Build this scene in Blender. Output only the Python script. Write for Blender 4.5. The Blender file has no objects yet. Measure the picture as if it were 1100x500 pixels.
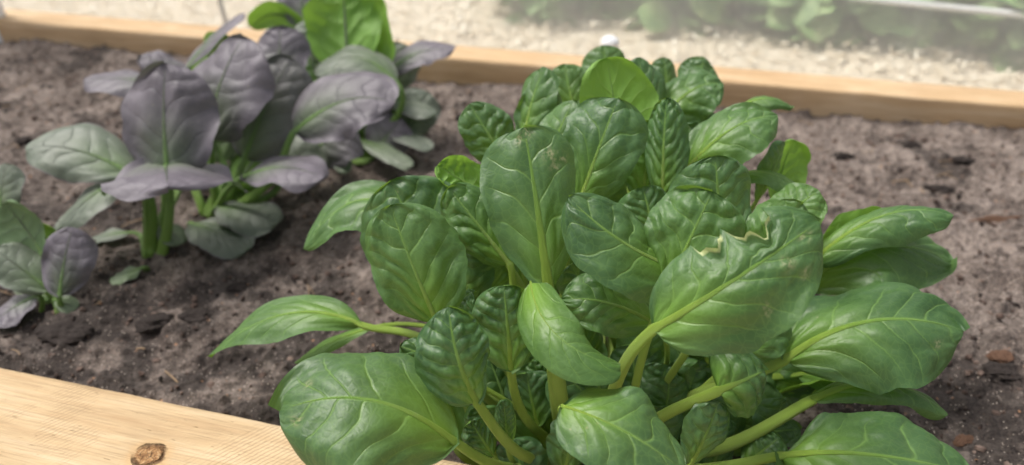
import bpy, math, random
import numpy as np
from mathutils import Vector

scene = bpy.context.scene
COL = scene.collection
R = math.radians
rng = random.Random(11)

# ------------------------------------------------------------------ camera
H = 0.50
PITCH = R(35.0)
FOC = 794.0           # focal length in photograph pixels (1100 wide)
CAM = np.array([0.0, 0.0, H])
cp, sp_ = math.cos(PITCH), math.sin(PITCH)
FWD = np.array([0, cp, -sp_]); UP = np.array([0, sp_, cp]); RIGHT = np.array([1.0, 0, 0])

def P(px, py, d):
    return CAM + d * (FWD + RIGHT * (px - 550) / FOC + UP * (250 - py) / FOC)
def PZ(px, py, z=0.0):
    r = FWD + RIGHT * (px - 550) / FOC + UP * (250 - py) / FOC
    return CAM + r * ((z - H) / r[2])
def DIR(h):
    v = RIGHT * h[0] + UP * h[1] - FWD * h[2]
    return v / np.linalg.norm(v)

cd = bpy.data.cameras.new('camera')
cam = bpy.data.objects.new('camera', cd); COL.objects.link(cam)
cam.location = (0, 0, H); cam.rotation_euler = (R(90) - PITCH, 0, 0)
cd.sensor_width = 36.0; cd.lens = 36.0 * FOC / 1100.0
cd.clip_start = 0.01; cd.clip_end = 500
cd.dof.use_dof = True; cd.dof.focus_distance = 0.49; cd.dof.aperture_fstop = 4.2
scene.camera = cam

# ------------------------------------------------------------------ noise
def vnoise(x, y, seed=0):
    xi = np.floor(x).astype(np.int64); yi = np.floor(y).astype(np.int64)
    fx = x - xi; fy = y - yi
    fx = fx * fx * (3 - 2 * fx); fy = fy * fy * (3 - 2 * fy)
    def h(a, b):
        n = (a * 374761393 + b * 668265263 + seed * 1442695041) & 0xffffffff
        n = ((n ^ (n >> 13)) * 1274126177) & 0xffffffff
        n = (n ^ (n >> 16)) & 0xffffffff
        return n / 4294967295.0
    a = h(xi, yi); b = h(xi + 1, yi); c = h(xi, yi + 1); d = h(xi + 1, yi + 1)
    return (a * (1 - fx) + b * fx) * (1 - fy) + (c * (1 - fx) + d * fx) * fy
def fbm(x, y, o=4, seed=0):
    s = 0; a = 0.5; t = 0
    for i in range(o):
        s = s + a * vnoise(x * 2 ** i, y * 2 ** i, seed + i * 7); t += a; a *= 0.5
    return s / t

def cells(x, y, jx, jy, seed=0):
    xi = np.floor(x); yi = np.floor(y); F1 = np.full(x.shape, 9.0); F2 = np.full(x.shape, 9.0); idv = np.zeros(x.shape)
    for dx in (-1, 0, 1):
        for dy in (-1, 0, 1):
            cx = xi + dx; cy = yi + dy
            hx = vnoise(cx, cy, seed); hy = vnoise(cx, cy, seed + 91)
            dd = np.hypot(cx + .5 + (hx - .5) * jx - x, cy + .5 + (hy - .5) * jy - y)
            nw = dd < F1
            F2 = np.where(nw, F1, np.minimum(F2, dd)); idv = np.where(nw, vnoise(cx, cy, seed + 17), idv); F1 = np.where(nw, dd, F1)
    return F2 - F1, idv

# ------------------------------------------------------------------ helpers
def props(o, label=None, cat=None, group=None, kind=None):
    if label: o['label'] = label
    if cat: o['category'] = cat
    if group: o['group'] = group
    if kind: o['kind'] = kind
    return o
def empty(name, loc, label, cat, group=None):
    o = bpy.data.objects.new(name, None); COL.objects.link(o)
    o.location = tuple(loc); o.empty_display_size = .02
    return props(o, label, cat, group)
def mesh_obj(name, verts, faces, mat, parent=None, smooth=True, attrs=None, uv=None, origin=None):
    verts = np.asarray(verts, dtype=np.float64)
    if origin is not None: verts = verts - np.asarray(origin)
    me = bpy.data.meshes.new(name)
    me.from_pydata(verts.tolist(), [], faces if isinstance(faces, list) else faces.tolist())
    if attrs:
        for k, a in attrs.items():
            at = me.attributes.new(k, 'FLOAT', 'POINT')
            at.data.foreach_set('value', np.asarray(a, dtype=np.float32).ravel())
    if uv is not None:
        l = me.uv_layers.new(name='UVMap')
        idx = np.empty(len(me.loops), dtype=np.int32); me.loops.foreach_get('vertex_index', idx)
        l.data.foreach_set('uv', np.asarray(uv, dtype=np.float32)[idx].ravel())
    if smooth: me.polygons.foreach_set('use_smooth', [True] * len(me.polygons))
    if mat: me.materials.append(mat)
    me.update()
    o = bpy.data.objects.new(name, me); COL.objects.link(o)
    if parent is not None: o.parent = parent
    elif origin is not None: o.location = tuple(origin)
    return o
def grid_faces(nu, nv, mask=None):
    i, j = np.meshgrid(np.arange(nu - 1), np.arange(nv - 1), indexing='ij')
    a = i * nv + j
    f = np.stack([a, a + nv, a + nv + 1, a + 1], -1).reshape(-1, 4)
    if mask is not None: f = f[mask.reshape(-1)]
    return f

# ------------------------------------------------------------------ node helper
class NT:
    def __init__(s, name):
        s.m = bpy.data.materials.new(name); s.m.use_nodes = True
        s.t = s.m.node_tree; s.t.nodes.clear()
        s.out = s.t.nodes.new('ShaderNodeOutputMaterial')
    def n(s, typ, ins=None, **kw):
        nd = s.t.nodes.new(typ)
        for k, v in kw.items(): setattr(nd, k, v)
        if ins:
            for k, v in ins.items(): s.set(nd.inputs[k], v)
        return nd
    def set(s, sock, v):
        if isinstance(v, bpy.types.NodeSocket): s.t.links.new(v, sock)
        else:
            if isinstance(v, tuple) and len(v) == 3 and sock.type == 'RGBA': v = v + (1,)
            sock.default_value = v
    def math(s, op, a, b=0.0, c=0.0, clamp=False):
        nd = s.n('ShaderNodeMath', operation=op, use_clamp=clamp)
        for i, v in enumerate((a, b, c)): s.set(nd.inputs[i], v)
        return nd.outputs[0]
    def mix(s, f, a, b, blend='MIX'):
        nd = s.n('ShaderNodeMix', data_type='RGBA', blend_type=blend)
        s.set(nd.inputs[0], f); s.set(nd.inputs[6], a); s.set(nd.inputs[7], b)
        return nd.outputs[2]
    def ramp(s, f, stops, interp='LINEAR'):
        nd = s.n('ShaderNodeValToRGB'); cr = nd.color_ramp; cr.interpolation = interp
        while len(cr.elements) > 1: cr.elements.remove(cr.elements[-1])
        for i, (p, c) in enumerate(stops):
            e = cr.elements[0] if i == 0 else cr.elements.new(p)
            e.position = p; e.color = c + (1,) if len(c) == 3 else c
        s.set(nd.inputs[0], f); return nd.outputs[0]
    def sstep(s, v, a, b):
        nd = s.n('ShaderNodeMapRange', interpolation_type='SMOOTHSTEP')
        s.set(nd.inputs[0], v); nd.inputs[1].default_value = a; nd.inputs[2].default_value = b
        nd.inputs[3].default_value = 0; nd.inputs[4].default_value = 1
        return nd.outputs[0]
    def attr(s, name):
        return s.n('ShaderNodeAttribute', attribute_name=name).outputs['Fac']
    def noise(s, vec, scale, detail=3, rough=.5, out='Fac'):
        nd = s.n('ShaderNodeTexNoise'); s.set(nd.inputs['Vector'], vec)
        nd.inputs['Scale'].default_value = scale; nd.inputs['Detail'].default_value = detail
        nd.inputs['Roughness'].default_value = rough
        return nd.outputs[out]
    def vor(s, vec, scale, feature='F1', out='Distance'):
        nd = s.n('ShaderNodeTexVoronoi', feature=feature); s.set(nd.inputs['Vector'], vec)
        nd.inputs['Scale'].default_value = scale
        return nd.outputs[out]
    def bump(s, h, strength, dist, normal=None):
        nd = s.n('ShaderNodeBump'); s.set(nd.inputs['Height'], h)
        nd.inputs['Strength'].default_value = strength; nd.inputs['Distance'].default_value = dist
        if normal is not None: s.set(nd.inputs['Normal'], normal)
        return nd.outputs[0]
    def obj(s): return s.n('ShaderNodeTexCoord').outputs['Object']
    def fin(s, sh):
        s.t.links.new(sh, s.out.inputs['Surface']); return s.m

def simple(name, col, rough=.6, spec=.5, var=.15, scale=60, metal=0, bumpd=.0006):
    t = NT(name); o = t.obj()
    n = t.noise(o, scale, 4)
    c = t.mix(n, tuple(x * (1 - var) for x in col), tuple(min(1, x * (1 + var)) for x in col))
    b = t.bump(t.noise(o, scale * 4, 3), .5, bumpd)
    p = t.n('ShaderNodeBsdfPrincipled', {'Base Color': c, 'Roughness': rough, 'Specular IOR Level': spec, 'Metallic': metal, 'Normal': b})
    return t.fin(p.outputs[0])

# leaf materials ------------------------------------------------------
def leaf_mat(name, dark, light, yellow, vein, under, trans, tcol, rough=.4, vstr=.5, edge=None):
    t = NT(name)
    s, u, v = t.attr('s'), t.attr('lu'), t.attr('lv')
    tint, spot = t.attr('tint'), t.attr('spot')
    uvn = t.n('ShaderNodeUVMap', uv_map='UVMap').outputs[0]
    av = t.math('ABSOLUTE', v)
    dist = t.math('PINGPONG', s, .5)
    wig = t.noise(uvn, 120, 2)
    wid = t.math('MULTIPLY_ADD', av, -.04, .075)
    line = t.math('SUBTRACT', 1.0, t.math('DIVIDE', dist, wid, clamp=True), clamp=True)
    fade = t.math('MULTIPLY', t.sstep(av, 1.0, .55), t.sstep(u, 1.0, .86))
    line = t.math('MULTIPLY', line, fade)
    mid = t.sstep(av, .05, .0)
    mid = t.math('MULTIPLY', mid, t.sstep(u, 1.02, .5))
    # fine network of tertiary veins
    net = t.vor(uvn, 190, 'DISTANCE_TO_EDGE')
    netl = t.sstep(net, .10, .0)
    net2 = t.vor(uvn, 560, 'DISTANCE_TO_EDGE')
    n1 = t.noise(uvn, 26, 3)
    rnd = t.n('ShaderNodeObjectInfo').outputs['Random']
    base = t.mix(t.sstep(n1, .3, .75), dark, light)
    base = t.mix(t.math('MULTIPLY', rnd, .5), base, light)
    nearmid = t.math('MULTIPLY', t.sstep(av, .95, .0), t.sstep(u, .75, .0))
    base = t.mix(t.math('ADD', t.math('MULTIPLY', nearmid, .7), tint, clamp=True), base, yellow)
    base = t.mix(t.math('MULTIPLY', netl, .16), base, vein)
    base = t.mix(t.math('MULTIPLY', line, vstr), base, vein)
    base = t.mix(t.math('MULTIPLY', mid, .75), base, vein)
    if edge:
        base = t.mix(t.math('MULTIPLY', t.sstep(av, .93, 1.0), .6), base, edge)
    base = t.mix(t.math('MULTIPLY', t.attr('torn'), .85), base, (.60, .64, .30))
    # small brown/pale blemishes
    sp = t.math('MULTIPLY', spot, t.sstep(t.noise(uvn, 260, 3, .6), .42, .62))
    base = t.mix(t.math('MULTIPLY', sp, .8), base, (.45, .42, .24))
    fleck = t.math('MULTIPLY', t.sstep(t.vor(uvn, 75), .10, .04), t.sstep(t.noise(uvn, 17, 1), .58, .66))
    base = t.mix(t.math('MULTIPLY', fleck, .5), base, (.30, .32, .14))
    g = t.n('ShaderNodeNewGeometry')
    bf = g.outputs['Backfacing']
    undc = t.mix(t.math('MULTIPLY', t.math('MAXIMUM', line, mid), .6), under, vein)
    undc = t.mix(t.math('MULTIPLY', n1, .3), undc, light)
    col = t.mix(bf, base, undc)
    hgt = t.math('ADD', t.math('MULTIPLY', line, -1.0), t.math('MULTIPLY', t.math('MINIMUM', net, .25), .8))
    hgt = t.math('ADD', hgt, t.math('MULTIPLY', wig, .5))
    hgt = t.math('ADD', hgt, t.math('MULTIPLY', t.math('MINIMUM', net2, .2), .35))
    b = t.bump(hgt, .5, .0009)
    ro = t.math('MULTIPLY_ADD', n1, .18, rough - .08)
    ro = t.math('MULTIPLY_ADD', bf, .15, ro)
    p = t.n('ShaderNodeBsdfPrincipled', {'Base Color': col, 'Roughness': ro, 'Specular IOR Level': .55, 'Normal': b})
    tc = t.mix(.5, col, tcol)
    tr = t.n('ShaderNodeBsdfTranslucent', {'Color': tc})
    mx = t.n('ShaderNodeMixShader'); mx.inputs[0].default_value = trans
    t.t.links.new(p.outputs[0], mx.inputs[1]); t.t.links.new(tr.outputs[0], mx.inputs[2])
    return t.fin(mx.outputs[0])

G_LEAF = leaf_mat('green_leaf', (.032, .090, .032), (.078, .165, .058), (.18, .34, .03), (.22, .38, .09), (.15, .28, .05), .28, (.36, .58, .02), .44, .52)
P_LEAF = leaf_mat('purple_leaf', (.092, .080, .096), (.182, .160, .188), (.15, .22, .10), (.045, .040, .060), (.10, .19, .07), .16, (.16, .22, .08), .52, .40)
M_LEAF = leaf_mat('grey_green_leaf', (.115, .145, .105), (.190, .215, .165), (.17, .26, .10), (.07, .08, .075), (.13, .22, .09), .18, (.2, .3, .1), .50, .40, (.17, .12, .16))
Y_LEAF = leaf_mat('young_green_leaf', (.060, .17, .025), (.10, .26, .04), (.30, .50, .05), (.30, .46, .12), (.20, .38, .06), .34, (.42, .68, .06), .42, .5)

def stalk_mat(name, c0, c1, c2):
    t = NT(name); u = t.attr('lu')
    o = t.obj()
    st = t.noise(t.n('ShaderNodeMapping', {'Vector': t.n('ShaderNodeUVMap', uv_map='UVMap').outputs[0], 'Scale': (2, 60, 1)}).outputs[0], 4, 3)
    c = t.mix(t.sstep(u, 0, .6), c0, c1); c = t.mix(t.sstep(u, .5, .85), c, c2)
    c = t.mix(t.math('MULTIPLY', st, .35), c, tuple(x * .55 for x in c0))
    b = t.bump(st, .8, .0012)
    p = t.n('ShaderNodeBsdfPrincipled', {'Base Color': c, 'Roughness': .38, 'Normal': b, 'Subsurface Weight': .25, 'Subsurface Radius': (.004, .006, .002), 'Subsurface Scale': .6})
    return t.fin(p.outputs[0])
STALK_G = stalk_mat('green_stalk', (.30, .40, .09), (.29, .44, .055), (.17, .33, .055))
STALK_P = stalk_mat('lime_stalk', (.24, .40, .07), (.17, .30, .08), (.085, .085, .085))

# ------------------------------------------------------------------ leaf builder
def nrm(a): return a / (np.linalg.norm(a, axis=-1, keepdims=True) + 1e-12)

def tube(pts, rad, nrmv, flat, ring=12, lu=None):
    n = len(pts)
    T = nrm(np.gradient(pts, axis=0))
    Nn = nrm(nrmv - T * np.sum(nrmv * T, -1, keepdims=True)); S = np.cross(T, Nn)
    a = np.linspace(0, 2 * np.pi, ring, endpoint=False)
    ca, sa = np.cos(a), np.sin(a)
    # slightly grooved upper side like a real petiole
    grv = 1 - .28 * np.clip(sa, 0, 1) ** 4
    V = pts[:, None] + rad[:, None, None] * (S[:, None] * ca[None, :, None] + Nn[:, None] * (sa * grv)[None, :, None] * flat[:, None, None])
    V = V.reshape(-1, 3)
    f = []
    for i in range(n - 1):
        for j in range(ring):
            k = (j + 1) % ring
            f.append([i * ring + j, i * ring + k, (i + 1) * ring + k, (i + 1) * ring + j])
    V = np.vstack([V, pts[:1], pts[-1:]]); c0 = n * ring
    for j in range(ring):
        k = (j + 1) % ring
        f.append([c0, k, j]); f.append([c0 + 1, (n - 1) * ring + j, (n - 1) * ring + k])
    luv = np.repeat(lu, ring); luv = np.append(luv, [lu[0], lu[-1]])
    uv = np.stack([luv, np.append(np.tile(a / 6.2832, n), [0, 0])], -1)
    return V, f, luv, uv

seed_c = [0]
HIDDEN = [62, 65, 66, 67, 68, 70, 72, 73, 74, 75, 78, 80, 81, 84, 96, 102, 104, 106, 108, 109, 113, 121, 122, 123, 125]     # leaves buried wholly behind others, left out
def leaf(plant, S, T, w, n=(0, .4, 1), M=None, n2=None, k=.5, p=.50, q=.36, puck=1.0, wave=1.0, tint=0.0,
         mat=None, smat=None, way=None, sw=9.0, off=None, bite=None, spots=None, N=4.8, arch=.06, label=None, sk=.5, res=1.0,
         nostalk=False, roll=0.0, point=0.0, mesh3=None):
    seed_c[0] += 1; sd = seed_c[0]; rr = random.Random(sd)
    if sd in HIDDEN: return None
    mat = mat or G_LEAF; smat = smat or STALK_G
    crown = np.array(plant.location)
    A = P(*S); C = P(*T); d = (S[2] + T[2]) / 2
    L0 = np.linalg.norm(C - A)
    hn = DIR(n); hn2 = DIR(n2) if n2 else hn
    if M is None:
        B = (A + C) / 2 + hn * L0 * arch
        # arched midrib: convex towards the upper side
    else: B = P(*M)
    Q = 2 * B - .5 * (A + C)
    nu = max(16, int(56 * res)); nv = max(13, int(49 * res)) | 1
    tt = np.linspace(0, 1, nu); uu = 1 - (1 - tt) ** 1.35     # denser towards the tip
    U = uu[:, None]
    mid = (1 - U) ** 2 * A + 2 * U * (1 - U) * Q + U ** 2 * C
    tan = nrm(-2 * (1 - U) * A + 2 * (1 - 2 * U) * Q + 2 * U * C)
    hh = nrm((1 - U) * hn + U * hn2)
    Nn = nrm(hh - tan * np.sum(hh * tan, -1, keepdims=True))
    Sd = np.cross(tan, Nn)
    pk = p / (p + q); mx = pk ** p * (1 - pk) ** q
    f = uu ** p * (1 - uu) ** q / mx
    f = f * (1 - point * np.clip((uu - .55) / .45, 0, 1) ** 1.5 * .55)
    hw0 = .5 * w / FOC * d * min(1.22, k / math.sin(min(k, 1.5)))
    jl = np.linspace(-1, 1, nv); vv = np.sign(jl) * np.abs(jl) ** 1.25
    Vv, Uu = np.meshgrid(vv, uu)
    sid = np.where(Vv >= 0, 1, 0)
    torn = np.zeros_like(Uu); bm_ = np.zeros_like(Uu)
    edge = 1 + .08 * wave * (fbm(Uu * 7 + sd * 3.1, sid * 5.0 + sd, 3, sd) - .5) * 2 * np.abs(Vv)
    asym = rr.uniform(-.10, .10); notch = rr.uniform(0, .05)
    hw = hw0 * f[:, None] * edge * (1 + asym * np.sign(Vv) * np.sin(np.pi * Uu))
    if bite:
        for (bs, b0, b1, bd) in bite:
            x = np.clip((Uu - b0) / (b1 - b0), 0, 1)
            prof = np.sin(np.pi * x) ** .4 * (.80 + .20 * np.sin(x * 12.5 + 1.0) + .10 * (fbm(x * 14, x * 0 + 3, 3, 5) - .5))
            bm_ = np.maximum(bm_, (np.sign(Vv) == bs) * np.sin(np.pi * x) ** .5)
            torn = np.maximum(torn, (np.sign(Vv) == bs) * (x > .02) * (x < .98) * np.clip((np.abs(Vv) - .86) / .05, 0, 1))
            hw = hw * np.where(np.sign(Vv) == bs, 1 - bd * np.clip(prof, 0, 1), 1)
    kk = k * (.85 + .3 * Uu) + 1e-3
    av = np.abs(Vv)
    X = hw * np.sin(kk * av) / kk * np.sign(Vv); Z = -hw * (1 - np.cos(kk * av)) / kk
    # rolled edge
    if roll:
        Z = Z - roll * hw * np.clip((av - .55) / .45, 0, 1) ** 2
        X = X * (1 - .35 * abs(roll) * np.clip((av - .6) / .4, 0, 1) ** 2)
    wn = fbm(Uu * 3 + sd, Vv * 2.5 + sd * 2, 3, sd)
    s = N * (Uu - .40 * f[:, None].clip(.3) * av ** .85 * (1 - .4 * Uu)) + np.where(Vv >= 0, .5 * rr.random() + .15, 0) + (fbm(Uu * 2.4 + sd, Vv * 1.6 + sd * 2, 2, sd) - .5) * 1.15 + (wn - .5) * .3 + (fbm(Uu * 1.6 + sd * 7, Vv * 1.2 + sd, 2, sd + 60) - .5) * .9
    fr = np.abs(np.mod(s + .5, 1) - .5) * 2          # 0 on a vein, 1 between
    cell = fr ** .55
    wy = fbm(Uu * 6 + sd * 3, Vv * 5 + sd, 2, sd + 40)
    ce, cid = cells(s + (wy - .5) * .5, av * 1.9 + sid * 50 + sd * 3 + (wn - .5) * 1.2, .35, .9, sd)
    ce = np.clip(ce / .55, 0, 1) ** .6 * (.55 + .9 * cid)
    g = (1 - np.exp(-(av / .12) ** 2)) * (1 - .75 * av ** 6) * np.clip(f[:, None] * 1.6, 0, 1)
    puck = min(puck, 1.0 + (puck - 1) * .55)
    amp = .0021 * puck * (w / 100.0) ** .5 * (d / .5) ** .6
    hgt = amp * (cell * (.45 + .75 * vnoise(Uu * 4 + sd, Vv * 2.5 + sd * 3, sd + 8)) + ce * .72 - .55) * g * .85
    hgt += amp * 2.2 * (fbm(Uu * 5 + 9 * sd, Vv * 4, 3, sd + 5) - .5) * av
    if bite:
        hgt += hw0 * .16 * bm_ * av ** 5 * (1 + .8 * np.sin(Uu * 40))
        bl_ = np.exp(-((Uu - .72) / .17) ** 2 - ((Vv - .42) / .34) ** 2)
        hgt += bl_ * amp * 2.2 * (fbm(Uu * 22, Vv * 9, 3, 77) - .5)
    hgt += hw0 * .10 * wave * np.sin(Uu * (9 + 3 * rr.random()) + rr.random() * 6 + sid * 1.7) * av ** 3
    hgt += hw0 * .22 * wave * (fbm(Uu * 2.2 + sd * 5, Vv * 1.5 + sd, 2, sd + 2) - .5) * 2 * av
    V = mid[:, None] + Sd[:, None] * X[..., None] + Nn[:, None] * (Z + hgt)[..., None]
    Lm = np.linalg.norm(np.diff(mid, axis=0), axis=1).sum()
    uv = np.stack([(Uu * Lm) * 1.0, Vv * hw0], -1).reshape(-1, 2) + sd * .37
    sp = np.zeros_like(Uu)
    for (su, sv, sr) in (spots or []):
        sp += np.exp(-(((Uu - su) * Lm) ** 2 + ((Vv - sv) * hw0) ** 2) / sr ** 2)
    tn = np.full_like(Uu, tint + rr.choice([0, 0, 0, .04, .08, .14]) * (mat is G_LEAF))
    bl = mesh_obj('leaf', V.reshape(-1, 3), grid_faces(nu, nv)[:, ::-1], mat, plant,
                  attrs={'s': s, 'lu': Uu, 'lv': Vv, 'tint': tn, 'torn': torn, 'spot': np.clip(sp, 0, 1)}, uv=uv, origin=crown)
    if label: bl['label'] = label
    # stalk + midrib as a sub-part
    ns = 22
    if off is None:
        az = math.atan2(A[1] - crown[1], A[0] - crown[0])
        rad = .010 * (1 + rr.random())
        off = (math.cos(az) * rad, math.sin(az) * rad)
    K = crown + np.array([off[0], off[1], -.004])
    t0 = tan[0]
    Ls = np.linalg.norm(A - K)
    if way:
        wp = [K] + [P(*q_) for q_ in way] + [A]
        wp = np.array([2 * wp[0] - wp[1]] + wp + [A + t0 * Ls * .3])
        pts = []
        for i in range(1, len(wp) - 2):
            p0, p1, p2, p3 = wp[i - 1:i + 3]
            for x in np.linspace(0, 1, 12, endpoint=False):
                pts.append(.5 * ((2 * p1) + (-p0 + p2) * x + (2 * p0 - 5 * p1 + 4 * p2 - p3) * x * x + (-p0 + 3 * p1 - 3 * p2 + p3) * x ** 3))
        sp_pts = np.array(pts)
    else:
        outd = nrm((A - K) * np.array([1, 1, 0]) + 1e-9)
        P1 = K + (np.array([0, 0, 1]) * .8 + outd * .35) * Ls * .33; P2 = A - t0 * Ls * sk * .8
        x = np.linspace(0, 1, ns, endpoint=False)[:, None]
        sp_pts = (1 - x) ** 3 * K + 3 * (1 - x) ** 2 * x * P1 + 3 * (1 - x) * x * x * P2 + x ** 3 * A
    r1 = .5 * sw / FOC * d
    n1 = len(sp_pts)
    xs = np.linspace(0, 1, n1)
    rs = r1 * (1.45 - .45 * xs)
    keep = uu < .93
    rm = r1 * (1 - uu * 1.0) ** 1.1 * .85 + r1 * .05
    sink = rm[:, None] * (.05 + .12 * U)
    allp = np.vstack([sp_pts, (mid - Nn * sink)[keep]])
    rad = np.concatenate([rs, rm[keep] * (1 - .15)])
    rad[n1:n1 + 3] = np.linspace(rs[-1], rad[n1 + 3], 3)
    nn = np.vstack([np.repeat(Nn[:1], n1, 0), Nn[keep]])
    flat = np.concatenate([np.full(n1, .8), np.full(keep.sum(), .62)])
    lu = np.concatenate([xs * .5, .5 + .5 * uu[keep]])
    V2, F2, l2, uv2 = tube(allp, rad, nn, flat, 12 if res > .6 else 8, lu)
    so = mesh_obj('stalk', V2, F2, smat, bl, attrs={'lu': l2}, uv=uv2, origin=crown)
    return bl

# ------------------------------------------------------------------ bed frame geometry (direction of the timbers)
a0 = PZ(0, 393, .05); a1 = PZ(300, 455, .05)
e = nrm((a1 - a0) * np.array([1, 1, 0]))       # along the timber, to the right
b1_ = PZ(1100, 137, 0); b0_ = PZ(300, 66, 0)
e2 = nrm((b1_ - b0_) * np.array([1, 1, 0]))
f = np.array([-e[1], e[0], 0])                  # away from the viewer
f2 = np.array([-e2[1], e2[0], 0])
print('dirs', e, e2, 'width', np.dot(b0_ - a0, f), np.dot(b1_ - a0, f))

# materials for the place -------------------------------------------------
def wood_mat(name, c0, c1, c2, knot=None, saw=True):
    t = NT(name); o = t.obj()
    mp = t.n('ShaderNodeMapping', {'Vector': o, 'Scale': (1.6, 26, 26)}).outputs[0]
    # warp the grain around the knot
    if knot:
        rel = t.n('ShaderNodeVectorMath', operation='SUBTRACT'); t.set(rel.inputs[0], o); rel.inputs[1].default_value = knot
        sc = t.n('ShaderNodeVectorMath', operation='MULTIPLY'); t.set(sc.inputs[0], rel.outputs[0]); sc.inputs[1].default_value = (1, 1.15, 0)
        ln = t.n('ShaderNodeVectorMath', operation='LENGTH'); t.set(ln.inputs[0], sc.outputs[0])
        kd0 = ln.outputs['Value']
        kd = t.math('MULTIPLY_ADD', t.noise(o, 90, 5, .7), .011, kd0)
        kd = t.math('SUBTRACT', kd, .0055)
    g = t.noise(mp, 3.2, 5, .6)
    fine = t.noise(t.n('ShaderNodeMapping', {'Vector': o, 'Scale': (4, 160, 160)}).outputs[0], 4, 4, .6)
    big = t.noise(o, 9, 3)
    c = t.ramp(g, [(.28, c0), (.5, c1), (.72, c2)])
    c = t.mix(t.math('MULTIPLY', t.sstep(fine, .45, .7), .48), c, tuple(x * .62 for x in c0))
    c = t.mix(t.math('MULTIPLY', t.sstep(big, .5, .75), .35), c, tuple(min(1, x * 1.15) for x in c2))
    # rough-sawn marks running diagonally across the board
    sm = t.n('ShaderNodeMapping', {'Vector': o, 'Rotation': (0, 0, R(-52)), 'Scale': (1, 1, 1)}).outputs[0]
    wv = t.n('ShaderNodeTexWave', wave_type='BANDS', bands_direction='Y', wave_profile='SAW')
    t.set(wv.inputs['Vector'], sm); wv.inputs['Scale'].default_value = 95; wv.inputs['Distortion'].default_value = 2.2
    wv.inputs['Detail'].default_value = 3; wv.inputs['Detail Scale'].default_value = 2.0
    sawm = t.sstep(t.noise(o, 14, 3), .36, .58)
    wl = t.math('MULTIPLY', wv.outputs['Fac'], sawm)
    if saw:
        c = t.mix(t.math('MULTIPLY', t.sstep(wl, .60, 1.0), .62), c, tuple(x * .5 for x in c0))
    # tiny dark splinters
    spl = t.sstep(t.noise(t.n('ShaderNodeMapping', {'Vector': o, 'Scale': (30, 260, 60)}).outputs[0], 3, 2), .70, .78)
    c = t.mix(t.math('MULTIPLY', spl, .6), c, (.22, .12, .05))
    # dirt smears
    dirt = t.sstep(t.noise(o, 38, 5, .7), .60, .80)
    c = t.mix(t.math('MULTIPLY', dirt, .35), c, (.26, .17, .09))
    h = t.math('ADD', t.math('MULTIPLY', fine, .5), t.math('MULTIPLY', wl, -.8 if saw else 0))
    h = t.math('ADD', h, t.math('MULTIPLY', g, .5))
    h = t.math('ADD', h, t.math('MULTIPLY', spl, -.7))
    if knot:
        halo = t.sstep(kd, .022, .010)
        c = t.mix(t.math('MULTIPLY', halo, .4), c, (.50, .27, .09))
        ring = t.math('MULTIPLY', t.sstep(kd, .0135, .0115), t.sstep(kd, .0085, .0105))
        ring = t.math('MULTIPLY', ring, t.sstep(t.noise(o, 70, 3), .32, .60))
        c = t.mix(t.math('MULTIPLY', ring, .9), c, (.10, .045, .02))
        inner = t.sstep(kd, .0115, .0095)
        rc = t.ramp(t.noise(o, 260, 4, .7), [(.35, (.16, .07, .03)), (.5, (.42, .22, .09)), (.68, (.66, .45, .24))])
        c = t.mix(t.math('MULTIPLY', inner, .9), c, rc)
        crk = t.sstep(t.vor(o, 190, 'DISTANCE_TO_EDGE'), .05, .0)
        c = t.mix(t.math('MULTIPLY', t.math('MULTIPLY', inner, crk), .8), c, (.06, .03, .015))
        h = t.math('ADD', h, t.math('MULTIPLY', ring, -2.2))
        h = t.math('ADD', h, t.math('MULTIPLY', t.math('MULTIPLY', inner, t.noise(o, 260, 4, .7)), 2.2))
    b = t.bump(h, 1.0, .002)
    p = t.n('ShaderNodeBsdfPrincipled', {'Base Color': c, 'Roughness': .72, 'Specular IOR Level': .25, 'Normal': b})
    return t.fin(p.outputs[0])

def soil_mat():
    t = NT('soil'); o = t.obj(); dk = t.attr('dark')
    n1 = t.noise(o, 14, 4, .6); n2 = t.noise(o, 110, 4, .65); n3 = t.noise(o, 480, 3, .7)
    c = t.ramp(t.math('ADD', t.math('MULTIPLY', n1, .5), t.math('MULTIPLY', n2, .5)), [(.34, (.066, .051, .044)), (.48, (.160, .130, .113)), (.62, (.33, .275, .24))])
    c = t.mix(t.math('MULTIPLY', t.sstep(n3, .48, .68), .6), c, (.30, .225, .185))
    c = t.mix(t.math('MULTIPLY', t.sstep(n3, .48, .33), .75), c, (.022, .015, .012))
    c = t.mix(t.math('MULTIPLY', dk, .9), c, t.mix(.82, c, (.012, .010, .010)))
    sa = t.sstep(t.vor(o, 330), .26, .14)
    sm = t.sstep(t.noise(o, 900, 1), .60, .68)
    sm2 = t.sstep(t.n('ShaderNodeSeparateColor', {'Color': t.vor(o, 330, out='Color')}).outputs[0], .66, .72)
    c = t.mix(t.math('MULTIPLY', t.math('MULTIPLY', sa, sm2), .8), c, (.55, .47, .40))
    oc = t.n('ShaderNodeSeparateColor', {'Color': t.vor(o, 120, out='Color')})
    ora = t.math('MULTIPLY', t.sstep(t.vor(o, 120), .22, .12), t.sstep(oc.outputs[1], .88, .92))
    c = t.mix(t.math('MULTIPLY', ora, .7), c, (.45, .24, .13))
    h = t.math('ADD', t.math('MULTIPLY', n2, 1.0), t.math('MULTIPLY', n3, .55))
    b = t.bump(h, 1.0, .004)
    p = t.n('ShaderNodeBsdfPrincipled', {'Base Color': c, 'Roughness': .9, 'Specular IOR Level': .2, 'Normal': b})
    return t.fin(p.outputs[0])

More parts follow.
